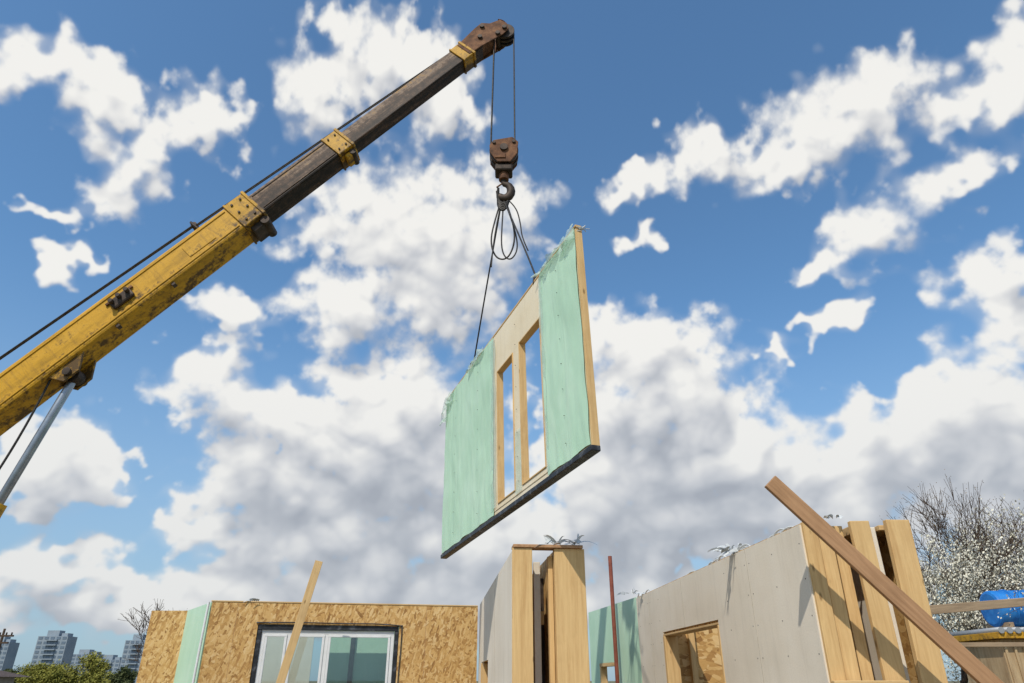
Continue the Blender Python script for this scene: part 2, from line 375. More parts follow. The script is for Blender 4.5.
shreds('torn_film',(.62,8.35,3.06),20,.27,M_film2,1.8)
shreds('torn_film',(2.68,8.6,3.02),22,.24,M_film2,1.6)
shreds('torn_film',(2.2,13.2,3.02),10,.25,M_film2)
shreds('torn_film',(3.2,6.9,3.06),10,.1,M_film2)
shreds('torn_film',(-5.2,14.6,3.04),8,.2,M_film2)
for i in range(16):
    s=R.uniform(.2,6.5); p=Mr@Vector((s,-.05,2.99)); cable('loose_strap',[p,p+Vector((-.02,.15,R.uniform(.03,.12))),p+Vector((-.04,R.uniform(.2,.5),.0))],.010,M_film2,house)
# ------------------------------------------------------------------ HANGING PANEL
hp=empty('hanging_wall_panel',(0,9,5))
P0=Vector((.81,6.73,3.72)); P1=Vector((-1.17,11.8,3.45))
Mp=frame(P0,P1); Lp=(P1-P0).length; Hp=2.84; TH=-.085
ops=[(1.11,1.86,.16,2.21),(2.09,2.74,.16,2.17)]
wall('panel_core',Lp,(TH,-.012),Hp,ops,M_cream,hp,Mp,z0=.0)
wall('cream_board_face',2.95,(-.012,-.004),Hp-.01,[(a,b,c,d) for a,b,c,d in ops],M_cream,hp,Mp,x0=1.0,z0=.1)
def sheet(name,x0,x1,z0,z1,yy,mat,P,M,amp=.012,nx=40,nz=36,edge=.02,seed=0):
    v=[];f=[]
    for j in range(nz+1):
        for i in range(nx+1):
            u=i/nx;w=j/nz
            x=x0+(x1-x0)*u; z=z0+(z1-z0)*w
            nn=noise.noise(Vector((x*2.2+seed,z*.7,seed)))*amp+noise.noise(Vector((x*6+seed,z*2.5,seed+5)))*amp*.5
            if i in(0,nx): x+=noise.noise(Vector((z*3,seed,i)))*edge
            if j in(0,nz): z+=noise.noise(Vector((x*3,seed,j)))*edge
            v.append((x,yy+abs(nn)+.002,z))
    for j in range(nz):
        for i in range(nx):
            a=j*(nx+1)+i; f.append((a,a+1,a+nx+2,a+nx+1))
    return mesh_obj(name,v,f,mat,P,M,smooth=True)
sheet('green_membrane_near',.0,1.07,.05,Hp,.0,M_mint,hp,Mp,seed=1,amp=.02)
sheet('green_membrane_far',2.9,Lp,.05,Hp,.0,M_mint,hp,Mp,seed=2,amp=.02,nx=70)
sheet('membrane_lap',2.80,3.0,.1,Hp-.05,.006,M_film,hp,Mp,nx=8,seed=7,edge=.06)
sheet('membrane_lap',1.0,1.10,.1,Hp-.05,.006,M_film,hp,Mp,nx=6,seed=9,edge=.03)
sheet('cream_lower_patch',1.87,2.08,.1,.95,.002,M_film,hp,Mp,nx=8,nz=12,amp=.008,seed=4)
for a,b_,c,d in ops:
    box('lining_far',(b_-.022,b_-.003),(TH-.005,.010),(c+.003,d-.003),M_woodz,hp,Mp,.003)
    box('lining_near',(a+.003,a+.02),(TH-.005,.010),(c+.003,d-.003),M_woodz,hp,Mp,.003)
    box('lining_top',(a+.02,b_-.022),(TH-.005,.008),(d-.022,d-.003),M_woodx,hp,Mp,.003)
    box('lining_bottom',(a+.02,b_-.022),(TH-.005,.008),(c+.003,c+.02),M_woodx,hp,Mp,.003)
box('near_end_stud',(-.03,-.001),(TH-.003,-.005),(.03,Hp-.03),M_woodz,hp,Mp,.003)
box('far_end_stud',(Lp+.001,Lp+.03),(TH-.003,-.005),(.03,Hp-.03),M_woodz,hp,Mp,.003)
box('panel_top_plate',(-.03,Lp+.03),(TH-.003,-.0),(Hp+.002,Hp+.035),M_woodx,hp,Mp)
box('bottom_strip',(-.033,Lp+.032),(TH-.008,.016),(-.028,.035),M_bitumen,hp,Mp,.010)
def flap(name,x,z,dx,dz,seed,P,M,mat=M_film):
    v=[];f=[];n_=10
    for j in range(n_+1):
        for i in range(n_+1):
            u=i/n_;w=j/n_
            k=noise.noise(Vector((u*2.5,w*2.5,seed)))
            k2=noise.noise(Vector((u*6,w*6,seed+3)))
            v.append((x+dx*u+k*.08*w,.02+abs(k)*.15*w+abs(k2)*.05*w,z+dz*w+k2*.05+k*.05))
    for j in range(n_):
        for i in range(n_):
            a=j*(n_+1)+i; f.append((a,a+1,a+n_+2,a+n_+1))
    return mesh_obj(name,v,f,mat,P,M,smooth=True)
flap('film_flap_far_corner',Lp-.15,Hp+.03,.28,-.5,1,hp,Mp)
flap('film_flap_far_corner',Lp-.5,Hp+.04,.5,-.25,2,hp,Mp)
flap('film_flap_near_corner',-.02,Hp+.05,.40,-.22,3,hp,Mp)
flap('film_flap_top',3.3,Hp+.05,.8,-.12,4,hp,Mp)
flap('film_flap_top',.4,Hp+.04,.7,-.10,5,hp,Mp)
for k in range(8):
    p=Vector((-.02,-.05,Hp-.02)); cable('frayed_strap',[p,p+Vector((-.06*R.random(),R.uniform(-.1,.05),R.uniform(-.02,.05))),p+Vector((-.10*R.random(),R.uniform(-.14,.05),R.uniform(-.08,.05)))],.005,M_film2,hp,Mp)
for xx in (.55,1.97,3.6,4.8):
    for k in range(8):
        box('staple',(xx-.004,xx+.004),(.008,.02),(.25+k*.33,.254+k*.33),M_dark,hp,Mp,0)
# ------------------------------------------------------------------ SLING
sl_=empty('lifting_sling',(-.14,9.2,8.9))
hk=Vector((-.14,9.2,8.80))
A1=Mp@Vector((1.257,-.05,Hp+.05)); A2=Mp@Vector((4.04,-.05,Hp+.05))
cable('sling_leg',[hk,hk.lerp(A1,.5)+Vector((.03,0,-.03)),A1],.013,M_rope,sl_)
cable('sling_leg',[hk+Vector((-.03,0,0)),hk.lerp(A2,.5)+Vector((-.03,0,-.02)),A2],.013,M_rope,sl_)
for A in (A1,A2): 
    cable('shackle',[A+Vector((-.05,0,-.06)),A+Vector((-.05,0,.05)),A+Vector((0,0,.10)),A+Vector((.05,0,.05)),A+Vector((.05,0,-.06))],.014,M_dark,sl_)
def loop(pts,r=.014): cable('slack_loop',[hk+Vector(p) for p in pts],r,M_rope,sl_)
loop([(-.03,0,.05),(-.14,.03,-.35),(-.22,.05,-.8),(-.12,.06,-1.12),(.08,.03,-1.15),(.2,0,-.8),(.14,0,-.35),(.03,0,.0)])
loop([(0,0,.05),(.10,-.02,-.3),(.20,-.02,-.65),(.24,0,-1.0),(.1,.02,-1.2),(-.04,.02,-1.0),(-.02,0,-.4),(.0,0,.02)],.012)
loop([(.03,0,.06),(.2,0,-.1),(.28,0,-.45),(.3,0,-.75),(.40,0,-1.0)],.011)
loop([(-.02,0,.06),(-.07,0,-.2),(-.17,0,-.9),(-.19,.02,-1.3)],.011)
for k in range(5):
    loop([(-.09,.03*k-.06,.22-.03*k),(-.11,0,.02-.03*k),(.0,-.03,-.1-.04*k),(.10,0,.0),(.08,.03,.2)],.022)
# ------------------------------------------------------------------ CRANE
cr=empty('mobile_crane',(-10.5,9.4,0))
A=Vector((-7.5,9.37,5.21)); Tt=Vector((-.42,9.21,12.73)); Mb=frame(A,Tt)
def tri_section(name,x0,x1,w,h,mat,bev):
    return box(name,(x0,x1),(-w/2,w/2),(-h/2,h/2),mat,cr,Mb,bev)
tri_section('boom_base_section',-4.6,4.72,.46,.56,M_yel,.04)
tri_section('boom_mid_section',4.6,6.66,.37,.45,M_grease,.03)
tri_section('boom_tip_section',6.5,9.95,.29,.36,M_grease,.02)
def collar(x0,x1,w,h,mat=M_yel2):
    t=.018
    tri_section('boom_collar',x0,x1,w+2*t,h+2*t,mat,.015)
    tri_section('boom_collar_flange',x1-.04,x1+.012,w+2*t+.035,h+2*t+.035,mat,.008)
    tri_section('boom_collar_flange',x0-.012,x0+.02,w+2*t+.02,h+2*t+.02,mat,.006)
collar(4.35,4.74,.46,.56); collar(6.38,6.70,.37,.45); collar(9.45,9.72,.29,.36)
for x in (4.45,4.62): 
    for z in (-.2,0,.2): cyl('collar_bolt',(x,-.255,z),(0,1,0),.022,.03,M_dark,cr,Mb,seg=8)
for x in (6.45,6.6):
    for z in (-.15,.15): cyl('collar_bolt',(x,-.21,z),(0,1,0),.018,.03,M_dark,cr,Mb,seg=8)
for zz in (-.20,.20): box('side_rib',(-4.5,4.3),(-.244,-.228),(zz-.010,zz+.010),M_yel,cr,Mb,.004)
for x in (3.4,): box('weld_plate',(x,x+.5),(-.240,-.228),(-.12,.12),M_yel,cr,Mb,.004)
for zz in (-.16,.16): box('mid_rib',(4.8,6.35),(-.197,-.18),(zz-.008,zz+.008),M_grease,cr,Mb,.003)
box('wear_pad',(4.4,4.72),(-.16,.16),(-.42,-.30),M_dark,cr,Mb,.02); cyl('pad_roller',(4.66,0,-.38),(0,1,0),.075,.40,M_dark,cr,Mb)
box('wear_pad',(6.45,6.68),(-.13,.13),(-.34,-.25),M_yel2,cr,Mb,.02); cyl('pad_roller',(6.6,0,-.31),(0,1,0),.055,.3,M_dark,cr,Mb)
box('side_lug',(2.05,2.42),(-.29,-.229),(-.09,.09),M_dark,cr,Mb,.03)
for x in (2.1,2.23,2.37): cyl('lug_pin',(x,-.31,.03),(0,1,0),.035,.10,M_dark,cr,Mb)
box('lug_bracket',(2.0,2.47),(-.262,-.228),(.07,.11),M_rust,cr,Mb)
for y in (-.16,.16):
    mesh_obj('cylinder_lug',[(.75,y-.02,-.27),(1.35,y-.02,-.27),(1.13,y-.02,-.50),(.88,y-.02,-.50),(.75,y+.02,-.27),(1.35,y+.02,-.27),(1.13,y+.02,-.50),(.88,y+.02,-.50)],
      [(0,1,2,3),(7,6,5,4),(0,4,5,1),(1,5,6,2),(2,6,7,3),(3,7,4,0)],M_yel2,cr,Mb)
cyl('cylinder_pin',(1.0,0,-.42),(0,1,0),.06,.46,M_dark,cr,Mb)
for x in (-.3,1.9,2.9): box('bottom_clip',(x,x+.06),(-.2,-.12),(-.33,-.27),M_dark,cr,Mb)
box('edge_clip',(.25,.32),(-.1,.0),(.27,.36),M_dark,cr,Mb)
pin=Mb@Vector((1.0,0,-.42))
base=Vector((-7.55,9.38,1.9)); 
d=(pin-base); 
cyl('lift_cylinder_rod',pin-d*.30,d,.06,d.length*.6,M_chrome,cr,seg=32)
cyl('lift_cylinder_barrel',base+d*.25,d,.11,d.length*.5,M_yel2,cr,seg=32)
cyl('cylinder_eye',pin,(0,1,0),.11,.18,M_dark,cr)
cable('hydraulic_hose',[base+Vector((-.1,-.15,0)),base+d*.4+Vector((-.22,-.14,0)),base+d*.75+Vector((-.16,-.1,0)),pin+Vector((-.25,-.1,.1))],.016,M_rope,cr)
box('guide_foot',(3.72,3.98),(-.12,.12),(.27,.33),M_yel2,cr,Mb)
cable('rope_guide_arch',[(3.82,-.12,.32),(3.80,-.13,.52),(3.83,0,.66),(3.80,.13,.52),(3.82,.12,.32)],.022,M_dark,cr,Mb)
cyl('guide_roller',(3.82,0,.50),(0,1,0),.05,.2,M_dark,cr,Mb)
cyl('guide_roller',(4.5,0,.36),(0,1,0),.05,.2,M_dark,cr,Mb)
for y in (0,.03):
    cable('hoist_rope',[(-4.2,y,.90),(3.8,y,.58)],.012,M_rope,cr,Mb)
    cable('hoist_rope',[(3.8,y,.55),(10.0,y,.26)],.011,M_rope,cr,Mb)
for x in (7.2,8.0,8.8): box('rope_saddle',(x,x+.06),(-.08,.08),(.17,.24),M_dark,cr,Mb)
hz=Vector((-.155,9.21,12.80)); Mi=Mb.inverted(); hl=Mi@hz
def plate(name,pts,y,t,mat):
    n_=len(pts); v=[(p[0],y-t/2,p[1]) for p in pts]+[(p[0],y+t/2,p[1]) for p in pts]
    f=[tuple(range(n_)),tuple(reversed(range(n_,2*n_)))]+[(i,n_+i,n_+(i+1)%n_,(i+1)%n_) for i in range(n_)]
    mesh_obj(name,v,f,mat,cr,Mb,bevel=.006)
X,Z=hl.x,hl.z
hp_pts=[(9.62,-.16),(9.9,-.18),(X-.14,-.26),(X+.04,-.24),(X+.13,-.10),(X+.10,.06),(X-.10,.13),(X-.2,.26),(X-.4,.25),(9.62,.17)]
for y in (-.16,.16): plate('head_cheek_plate',hp_pts,y,.025,M_rust)
box('head_web',(9.7,X-.3),(-.14,.14),(-.16,-.13),M_rust,cr,Mb); box('head_web',(9.7,X-.4),(-.14,.14),(.12,.15),M_rust,cr,Mb)
for y in (-.09,0,.09):
    cyl('head_sheave',(X,y,Z-.02),(0,1,0),.19,.045,M_dark,cr,Mb,seg=32); cyl('upper_sheave',(X-.27,y,.17),(0,1,0),.13,.045,M_dark,cr,Mb,seg=32)
for (a,c_) in ((X,Z-.02),(X-.27,.17),(X-.2,-.18),(X-.5,.0)):
    cyl('head_pin',(a,0,c_),(0,1,0),.045,.42,M_dark,cr,Mb)
cable('rope_keeper',[(X+.10,-.15,.1),(X+.22,-.1,.02),(X+.22,.1,.02),(X+.10,.15,.1)],.015,M_rust,cr,Mb)
for (x0,x1) in ((-.34,-.36),(.035,.06)):
    for y in (-.06,.07):
        cable('hoist_fall',[(x0,9.21+y,12.72),(x1*1.0-.01,9.2+y,9.95)],.013,M_rope,cr)
hb=empty('crane_hook_block',(-.14,9.2,9.6))
cx,cy,cz=-.14,9.2,9.78
def bpl(y,t,mat,s=1):
    pts=[(-.20,.22),(.16,.30),(.27,.18),(.25,-.10),(.12,-.30),(-.12,-.30),(-.26,-.08),(-.27,.10)]
    n_=len(pts); v=[(cx+p[0]*s,cy+y-t/2,cz+p[1]*s) for p in pts]+[(cx+p[0]*s,cy+y+t/2,cz+p[1]*s) for p in pts]
    f=[tuple(range(n_)),tuple(reversed(range(n_,2*n_)))]+[(i,n_+i,n_+(i+1)%n_,(i+1)%n_) for i in range(n_)]
    mesh_obj('block_side_plate',v,f,mat,hb,bevel=.01)
bpl(-.15,.03,M_rust,.92); bpl(.15,.03,M_rust,.92); bpl(0,.02,M_rust,.85)
for y in (-.075,.075): cyl('block_sheave',(cx,cy+y,cz+.03),(0,1,0),.25,.07,M_dark,hb,seg=32)
cyl('block_axle',(cx,cy,cz+.03),(0,1,0),.07,.40,M_dark,hb); cyl('block_pin',(cx+.17,cy,cz+.16),(0,1,0),.03,.38,M_dark,hb); cyl('block_pin',(cx-.17,cy,cz+.14),(0,1,0),.03,.38,M_dark,hb)
box('block_weight_plate',(cx-.15,cx+.03),(cy-.182,cy-.166),(cz-.20,cz-.10),M_rust,hb)
box('trunnion',(cx-.15,cx+.15),(cy-.13,cy+.13),(cz-.42,cz-.28),M_dark,hb,bevel=.03)
cyl('swivel_nut',(cx,cy,cz-.48),(0,0,1),.085,.14,M_rust,hb)
def sweep(name,pts,rs,mat,P,seg=12):
    v=[];f=[]
    for i,p in enumerate(pts):
        p=Vector(p); t=(Vector(pts[min(i+1,len(pts)-1)])-Vector(pts[max(i-1,0)])).normalized()
        a=t.cross(Vector((0,1,0))).normalized(); b_=Vector((0,1,0))
        for k in range(seg):
            q=2*math.pi*k/seg; v.append(p+a*math.cos(q)*rs[i]+b_*math.sin(q)*rs[i]*.8)
    for i in range(len(pts)-1):
        for k in range(seg):
            f.append((i*seg+k,i*seg+(k+1)%seg,(i+1)*seg+(k+1)%seg,(i+1)*seg+k))
    f.append(tuple(range(seg))); f.append(tuple(range((len(pts)-1)*seg,len(pts)*seg)))
    mesh_obj(name,v,f,mat,P,smooth=True)
pts=[(cx,cy,cz-.50),(cx,cy,cz-.60)];rs=[.05,.05]
for k in range(13):
    t=rad(90-k*22.5); pts.append((cx+.01+.115*math.cos(t)*1.0,cy,cz-.78+.15*math.sin(t))); rs.append(.05+.026*math.sin(min(k/12*math.pi,math.pi)) if k<11 else .03)
sweep('hook',pts,rs,M_dark,hb)
cable('hook_latch',[(cx-.12,cy,cz-.70),(cx-.03,cy,cz-.62)],.014,M_rust,hb)
box('chassis',(-17,-7.0),(8.15,10.6),(.75,1.15),M_dark,cr); box('deck',(-16.6,-7.2),(8.1,10.65),(1.153,1.3),M_yel,cr)
cyl('slew_ring',(-9.6,9.4,1.42),(0,0,1),.8,.25,M_dark,cr); box('turret_base',(-11.4,-7.2),(8.7,10.1),(1.55,1.85),M_yel,cr,bevel=.03)
for y in (8.95,9.65): box('turret_cheek',(-11.3,-10.2),(y,y+.12),(1.85,2.7),M_yel,cr)
box('operator_cab',(-10.0,-8.5),(7.75,8.6),(1.4,2.75),M_yel,cr,bevel=.05); box('cab_glass',(-9.9,-8.47),(7.73,8.2),(1.95,2.6),M_glass,cr)
box('driver_cab',(-17.2,-15.2),(8.1,10.65),(1.31,2.9),M_yel,cr,bevel=.1); box('windscreen',(-17.22,-17.18),(8.3,10.45),(1.9,2.6),M_dark,cr)
box('counterweight',(-12.3,-11.4),(8.6,10.2),(1.6,2.4),M_dark,cr,bevel=.05)
for x in (-16.2,-13.0,-11.6,-8.6):
    for y in (8.2,10.5): cyl('wheel',(x,y,.52),(0,1,0),.52,.36,M_rubber,cr,bevel=.05); cyl('wheel_hub',(x,y,.52),(0,1,0),.24,.40,M_yel2,cr)
for x in (-7.3,-14.4):
    for y in (7.6,11.2): cyl('outrigger_leg',(x,y,.55),(0,0,1),.08,1.1,M_yel2,cr); cyl('outrigger_foot',(x,y,.04),(0,0,1),.25,.08,M_dark,cr)
    box('outrigger_beam',(x-.12,x+.12),(7.6,11.2),(.95,1.13),M_yel2,cr)
# ------------------------------------------------------------------ TREES
M_bark=simple('bark',[(.3,(.04,.026,.018)),(.7,(.105,.068,.045))],9,.9)
M_bud=simple('spring_buds',[(.3,(.13,.085,.035)),(.7,(.24,.17,.08))],3,.8)
M_leafy=simple('willow_leaf',[(.3,(.17,.18,.03)),(.7,(.32,.30,.06))],2,.8)
M_bush=simple('bush_leaf',[(.3,(.05,.075,.025)),(.7,(.11,.12,.045))],2,.8)
M_blos=simple('blossom',[(.3,(.58,.55,.42)),(.7,(.80,.78,.68))],3,.8)
def tree(name,base,H,seed,barkmat,leafmat,nleaf,ls,levels=5,spread=.55,tr=.09,kids=(2,4),twig=.004,side=.8):
    rr=random.Random(seed); root=empty(name,base)
    V=[];F=[];LV=[];LF=[]
    def ring(p,d,r,seg):
        a=d.orthogonal().normalized(); b_=d.cross(a); i0=len(V)
        for k in range(seg): q=2*math.pi*k/seg; V.append(p+a*math.cos(q)*r+b_*math.sin(q)*r)
        return i0
    def leaf(p):
        d=Vector((rr.gauss(0,1),rr.gauss(0,1),rr.gauss(0,1))).normalized(); e=d.orthogonal().normalized(); s=ls*rr.uniform(.6,1.4)
        i=len(LV); g=d.cross(e)
        LV.extend([p,p+(e+g*.5)*s,p+e*2*s,p+(e-g*.5)*s]); LF.append((i,i+1,i+2,i+3))
    jit=.03+ls*.8
    def grow(p,d,L,r,lv):
        r=max(r,twig)
        seg=6 if lv<2 else 4 if lv<3 else 3; n_=4 if lv<2 else 3
        i0=ring(p,d,r,seg)
        for k in range(n_):
            d=(d+Vector((rr.gauss(0,.14),rr.gauss(0,.14),rr.gauss(.03,.08)))).normalized()
            p=p+d*L/n_; r2=max(r*(.88 if lv<levels-1 else .7),twig*.6)
            i1=ring(p,d,r2,seg)
            for q in range(seg): F.append((i0+q,i0+(q+1)%seg,i1+(q+1)%seg,i1+q))
            i0=i1; r=r2
            if lv<levels-1 and (k>0 or lv>0) and rr.random()<side:
                ax=d.orthogonal().normalized(); ax.rotate(Quaternion(d,rr.uniform(0,6.28)))
                d2=(d+ax*rr.uniform(.5,1.1)*spread*1.6).normalized()
                grow(p,d2,L*rr.uniform(.5,.8),r*.6,lv+1)
            if lv>=levels-2:
                for _ in range(nleaf): 
                    if rr.random()<.6: leaf(p+Vector((rr.gauss(0,jit),rr.gauss(0,jit),rr.gauss(0,jit))))
        if lv<levels-1:
            for _ in range(rr.randint(*kids)):
                ax=d.orthogonal().normalized(); ax.rotate(Quaternion(d,rr.uniform(0,6.28)))
                grow(p,(d+ax*rr.uniform(.3,.9)*spread*1.4+Vector((0,0,.12))).normalized(),L*rr.uniform(.68,.9),r*.72,lv+1)
    grow(Vector(base),Vector((0,0,1)),H*.27,tr,0)
    mesh_obj('trunk_and_branches',V,F,barkmat,root,smooth=True)
    if LV: mesh_obj('foliage',LV,LF,leafmat,root)
tree('bare_tree',(8.9,15.2,0),6.0,3,M_bark,M_bud,2,.013,levels=6,tr=.11,twig=.006,side=.45,kids=(2,3))
tree('bare_tree',(11.4,16.2,0),5.2,11,M_bark,M_bud,2,.013,levels=6,tr=.09,twig=.006,side=.4,kids=(2,3))
tree('blossoming_tree',(8.9,13.9,0),4.7,21,M_bark,M_blos,7,.026,levels=6,tr=.07,spread=.75,twig=.005,side=.45,kids=(2,3))
tree('blossoming_tree',(10.5,14.6,0),4.9,22,M_bark,M_blos,7,.026,levels=6,tr=.07,spread=.75,twig=.005,side=.45,kids=(2,3))
tree('bare_tree',(-14.9,30,0),4.7,8,M_bark,M_bud,1,.02,levels=6,tr=.10,spread=.6,twig=.011,side=.45,kids=(2,3))
tree('bare_tree',(-13.4,30.5,0),4.3,9,M_bark,M_bud,1,.02,levels=6,tr=.10,spread=.6,twig=.011,side=.45,kids=(2,3))
for i,(x,y,h) in enumerate(((-38,60,3.6),(-36,61,3.3),(-34,62,3.9))):
    tree('willow_tree',(x,y,0),h,14+i,M_bark,M_leafy,6,.08,levels=5,tr=.2,spread=.8)
tree('leafy_bush',(-31,62,0),3.0,33,M_bark,M_bush,6,.08,levels=5,tr=.2,spread=.9)
tree('leafy_bush',(-42,64,0),2.8,34,M_bark,M_bush,6,.08,levels=5,tr=.2,spread=.9)
tree('leafy_bush',(11.5,14.4,0),3.2,35,M_bark,M_bush,4,.035,levels=5,tr=.07,spread=.9)
# ------------------------------------------------------------------ SHED + TANK + FENCE
sh=empty('garden_shed',(8.6,12.4,0))
box('board_wall',(7.9,9.8),(12.05,13.2),(0,2.20),M_shedw,sh); 
for k in range(13): box('cladding_batten',(7.92+k*.15,7.96+k*.15),(12.02,12.047),(.05,2.15),M_shedw,sh)
box('yellow_fascia',(7.8,9.95),(11.9,13.35),(2.205,2.30),M_yel2,sh)
for k in range(16): cyl('roof_rib',(7.85+k*.135,12.62,2.325),(0,1,0),.05,1.5,M_shed,sh,seg=10,bevel=0)
wt=empty('blue_water_tank',(8.7,12.5,2.4))
cyl('barrel',(8.78,12.4,2.70),(1,0,0.02),.29,1.35,M_blue,wt,seg=40,bevel=.05)
for x in (8.4,8.78,9.15): cyl('barrel_rib',(x,12.4,2.70),(1,0,.02),.30,.04,M_blue,wt,seg=40,bevel=.012)
for x in (8.2,9.1): box('cradle',(x-.04,x+.04),(12.1,12.7),(2.37,2.46),M_woodgrey,wt)
fe=empty('timber_rail_fence',(6,9.5,0))
beam('rail',(4.75,8.6,2.33),(7.6,9.3,2.58),.05,.10,M_woodgrey,fe)
beam('rail',(5.2,8.9,1.98),(8.4,9.6,2.02),.05,.05,M_woodgrey,fe)
for p in ((4.9,8.65),(7.4,9.27)): box('post',(p[0]-.05,p[0]+.05),(p[1]+.04,p[1]+.14),(0,2.3),M_woodgrey,fe)
# ------------------------------------------------------------------ DISTANT TOWERS
M_tw=simple('hazy_tower_facade',[(.3,(.20,.25,.30)),(.7,(.27,.32,.37))],.2,.8)  # bluish distance haze is mixed into the facade colour
M_twg=simple('hazy_tower_glass',[(.3,(.09,.13,.18)),(.7,(.16,.21,.27))],.4,.4)  # blue-grey glass, with distance haze in the colour too
def tower(x,y,w,d,h,fl):
    t=empty('apartment_tower',(x,y,0))
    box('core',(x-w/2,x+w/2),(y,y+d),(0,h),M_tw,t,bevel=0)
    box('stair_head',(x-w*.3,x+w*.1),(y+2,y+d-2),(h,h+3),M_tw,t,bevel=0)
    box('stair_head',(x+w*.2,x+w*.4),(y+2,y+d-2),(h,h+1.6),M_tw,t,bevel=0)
    fh=h/fl; nb=5
    for k in range(fl):
        for j in range(nb):
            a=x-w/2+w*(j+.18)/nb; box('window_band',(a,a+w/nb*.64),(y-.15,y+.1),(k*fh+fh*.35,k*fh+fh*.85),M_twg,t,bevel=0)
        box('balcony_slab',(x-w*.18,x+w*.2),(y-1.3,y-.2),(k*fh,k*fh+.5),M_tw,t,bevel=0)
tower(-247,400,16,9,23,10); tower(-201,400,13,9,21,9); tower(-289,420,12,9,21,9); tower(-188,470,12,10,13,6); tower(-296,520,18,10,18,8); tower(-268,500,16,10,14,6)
nb=empty('neighbour_house',(-28,33,0))
box('walls',(-35,-23.5),(30,36),(0,1.75),M_conc,nb)
mesh_obj('roof',[(-35.5,29.5,1.75),(-23,29.5,1.75),(-23,36.5,1.75),(-35.5,36.5,1.75),(-34,33,2.4),(-24.5,33,2.4)],[(0,1,5,4),(1,2,5),(2,3,4,5),(3,0,4),(0,3,2,1)],M_roof,nb)
up_=empty('utility_pole',(-48,70,0))
cyl('pole',(-48,70,3),(0,0,1),.16,6,M_bark,up_,r2=.1); box('crossarm',(-49,-47),(69.9,70.1),(5.3,5.45),M_bark,up_); box('crossarm',(-48.7,-47.3),(69.9,70.1),(4.7,4.85),M_bark,up_)
for x in (-48.8,-48.3,-47.7,-47.2): cyl('insulator',(x,70,5.55),(0,0,1),.07,.25,M_dark,up_)
# ------------------------------------------------------------------ CAMERA
cam=bpy.data.cameras.new('camera'); co=bpy.data.objects.new('camera',cam); link(co)
cam.sensor_width=36; cam.lens=36*683/1024; cam.clip_end=6000; cam.clip_start=.05
co.location=(0,0,1.6); co.rotation_euler=(rad(90+26.4),0,0); scene.camera=co
# ------------------------------------------------------------------ LIGHT
sd=Vector((-.50,-1.0,1.38)).normalized()
s=bpy.data.lights.new('sun','SUN'); s.energy=3.6; s.angle=rad(.5); s.color=(1,.92,.80)
so=bpy.data.objects.new('sun',s); link(so); so.rotation_euler=sd.to_track_quat('Z','Y').to_euler(); so.location=(0,-5,20)
el=math.asin(sd.z); az=math.atan2(sd.x,sd.y)
w=bpy.data.worlds.new('sky'); scene.world=w; w.use_nodes=True
nt=w.node_tree; T=NT(nt); bg=nt.nodes['Background']; bg.inputs[1].default_value=.125
sky=T.n('ShaderNodeTexSky',sky_type='NISHITA'); sky.sun_disc=False; sky.sun_elevation=el; sky.sun_rotation=az%(2*math.pi)
sky.air_density=1.0; sky.dust_density=.8; sky.ozone_density=1.5
# cumulus masses as (azimuth, elevation, half width, half height) in degrees
CL=[(-10.4,35.5,10.8,4.9),(-14.1,47.9,8.2,3.6),(-8.1,45.2,4.4,2.8),(-20.9,44.3,4.0,3.2),(-40.8,39.4,5.0,2.4),(-44.0,39.1,2.6,1.5),(-35.3,35.3,2.6,4.0),(-30.9,40.0,3.5,2.6),(-15.7,28.5,4.9,3.1),(-7.0,30.5,6.2,5.0),(-3.3,36.0,6.6,4.1),(-25.6,26.2,2.6,1.9),(-25.4,21.5,3.2,2.5),(-22.6,19.6,4.2,2.0),(-18.1,18.5,7.2,3.5),(-10.0,21.2,7,4.4),(-20.1,14.1,4.8,3.8),(-13.0,9.9,8.0,3.8),(-21.2,9.2,4.0,3.0),
(-9.5,15.5,8.5,5.2),(-1,9.8,8.7,3.9),(11.8,25.6,7.6,3.4),(12.2,20.7,9,4.5),(17.3,15.1,8.4,4.2),(9.1,14.8,10.1,5.2),(32.7,39.8,7.4,3.2),(27.5,37.5,5.1,2),(20,39.9,4.3,2.3),(13.3,38.5,4,1.2),(45.4,37.9,3.4,2.8),(40.7,37.2,2.3,1.4),(32.5,31.3,4.7,2.2),(28,29.4,2.9,1.1),(38.8,33.1,3.4,1.5),(28,25.2,2.1,1),(39.8,24.9,3.6,2.8),(39.9,21.6,3.0,3.4),(35.1,17.9,5,3.2),(30,15.9,7,2.8),(35.8,13.9,5,4),(26,13.5,9.5,3),(10.5,11.2,13.5,3.4),(20.5,11,9,2.8),(-34.3,14.1,3.6,3.2),(-35.5,11.9,3.2,2.2),(-30.9,13.2,1.8,.7),(-28.3,4.7,8.5,1.6),(-33.4,7.2,3.8,1.2),
(-24.1,10.7,1.4,.9),(-38.1,27.2,1.9,.7),(-39.8,30.2,1.4,.7),(12.7,34.2,2.0,.8),(23.4,23.4,.9,.6),(-8.8,5.6,22,2.6),(35.2,9.7,6,3.2),(20,6.5,12,1.5)]
rr=random.Random(4)
for i in range(70):
    a_=rr.uniform(56,304); e_=rr.choice([rr.uniform(3,20),rr.uniform(10,50)]); sz=rr.uniform(3,8)
    CL.append(((a_+180)%360-180,e_,sz*1.4,sz*.6))
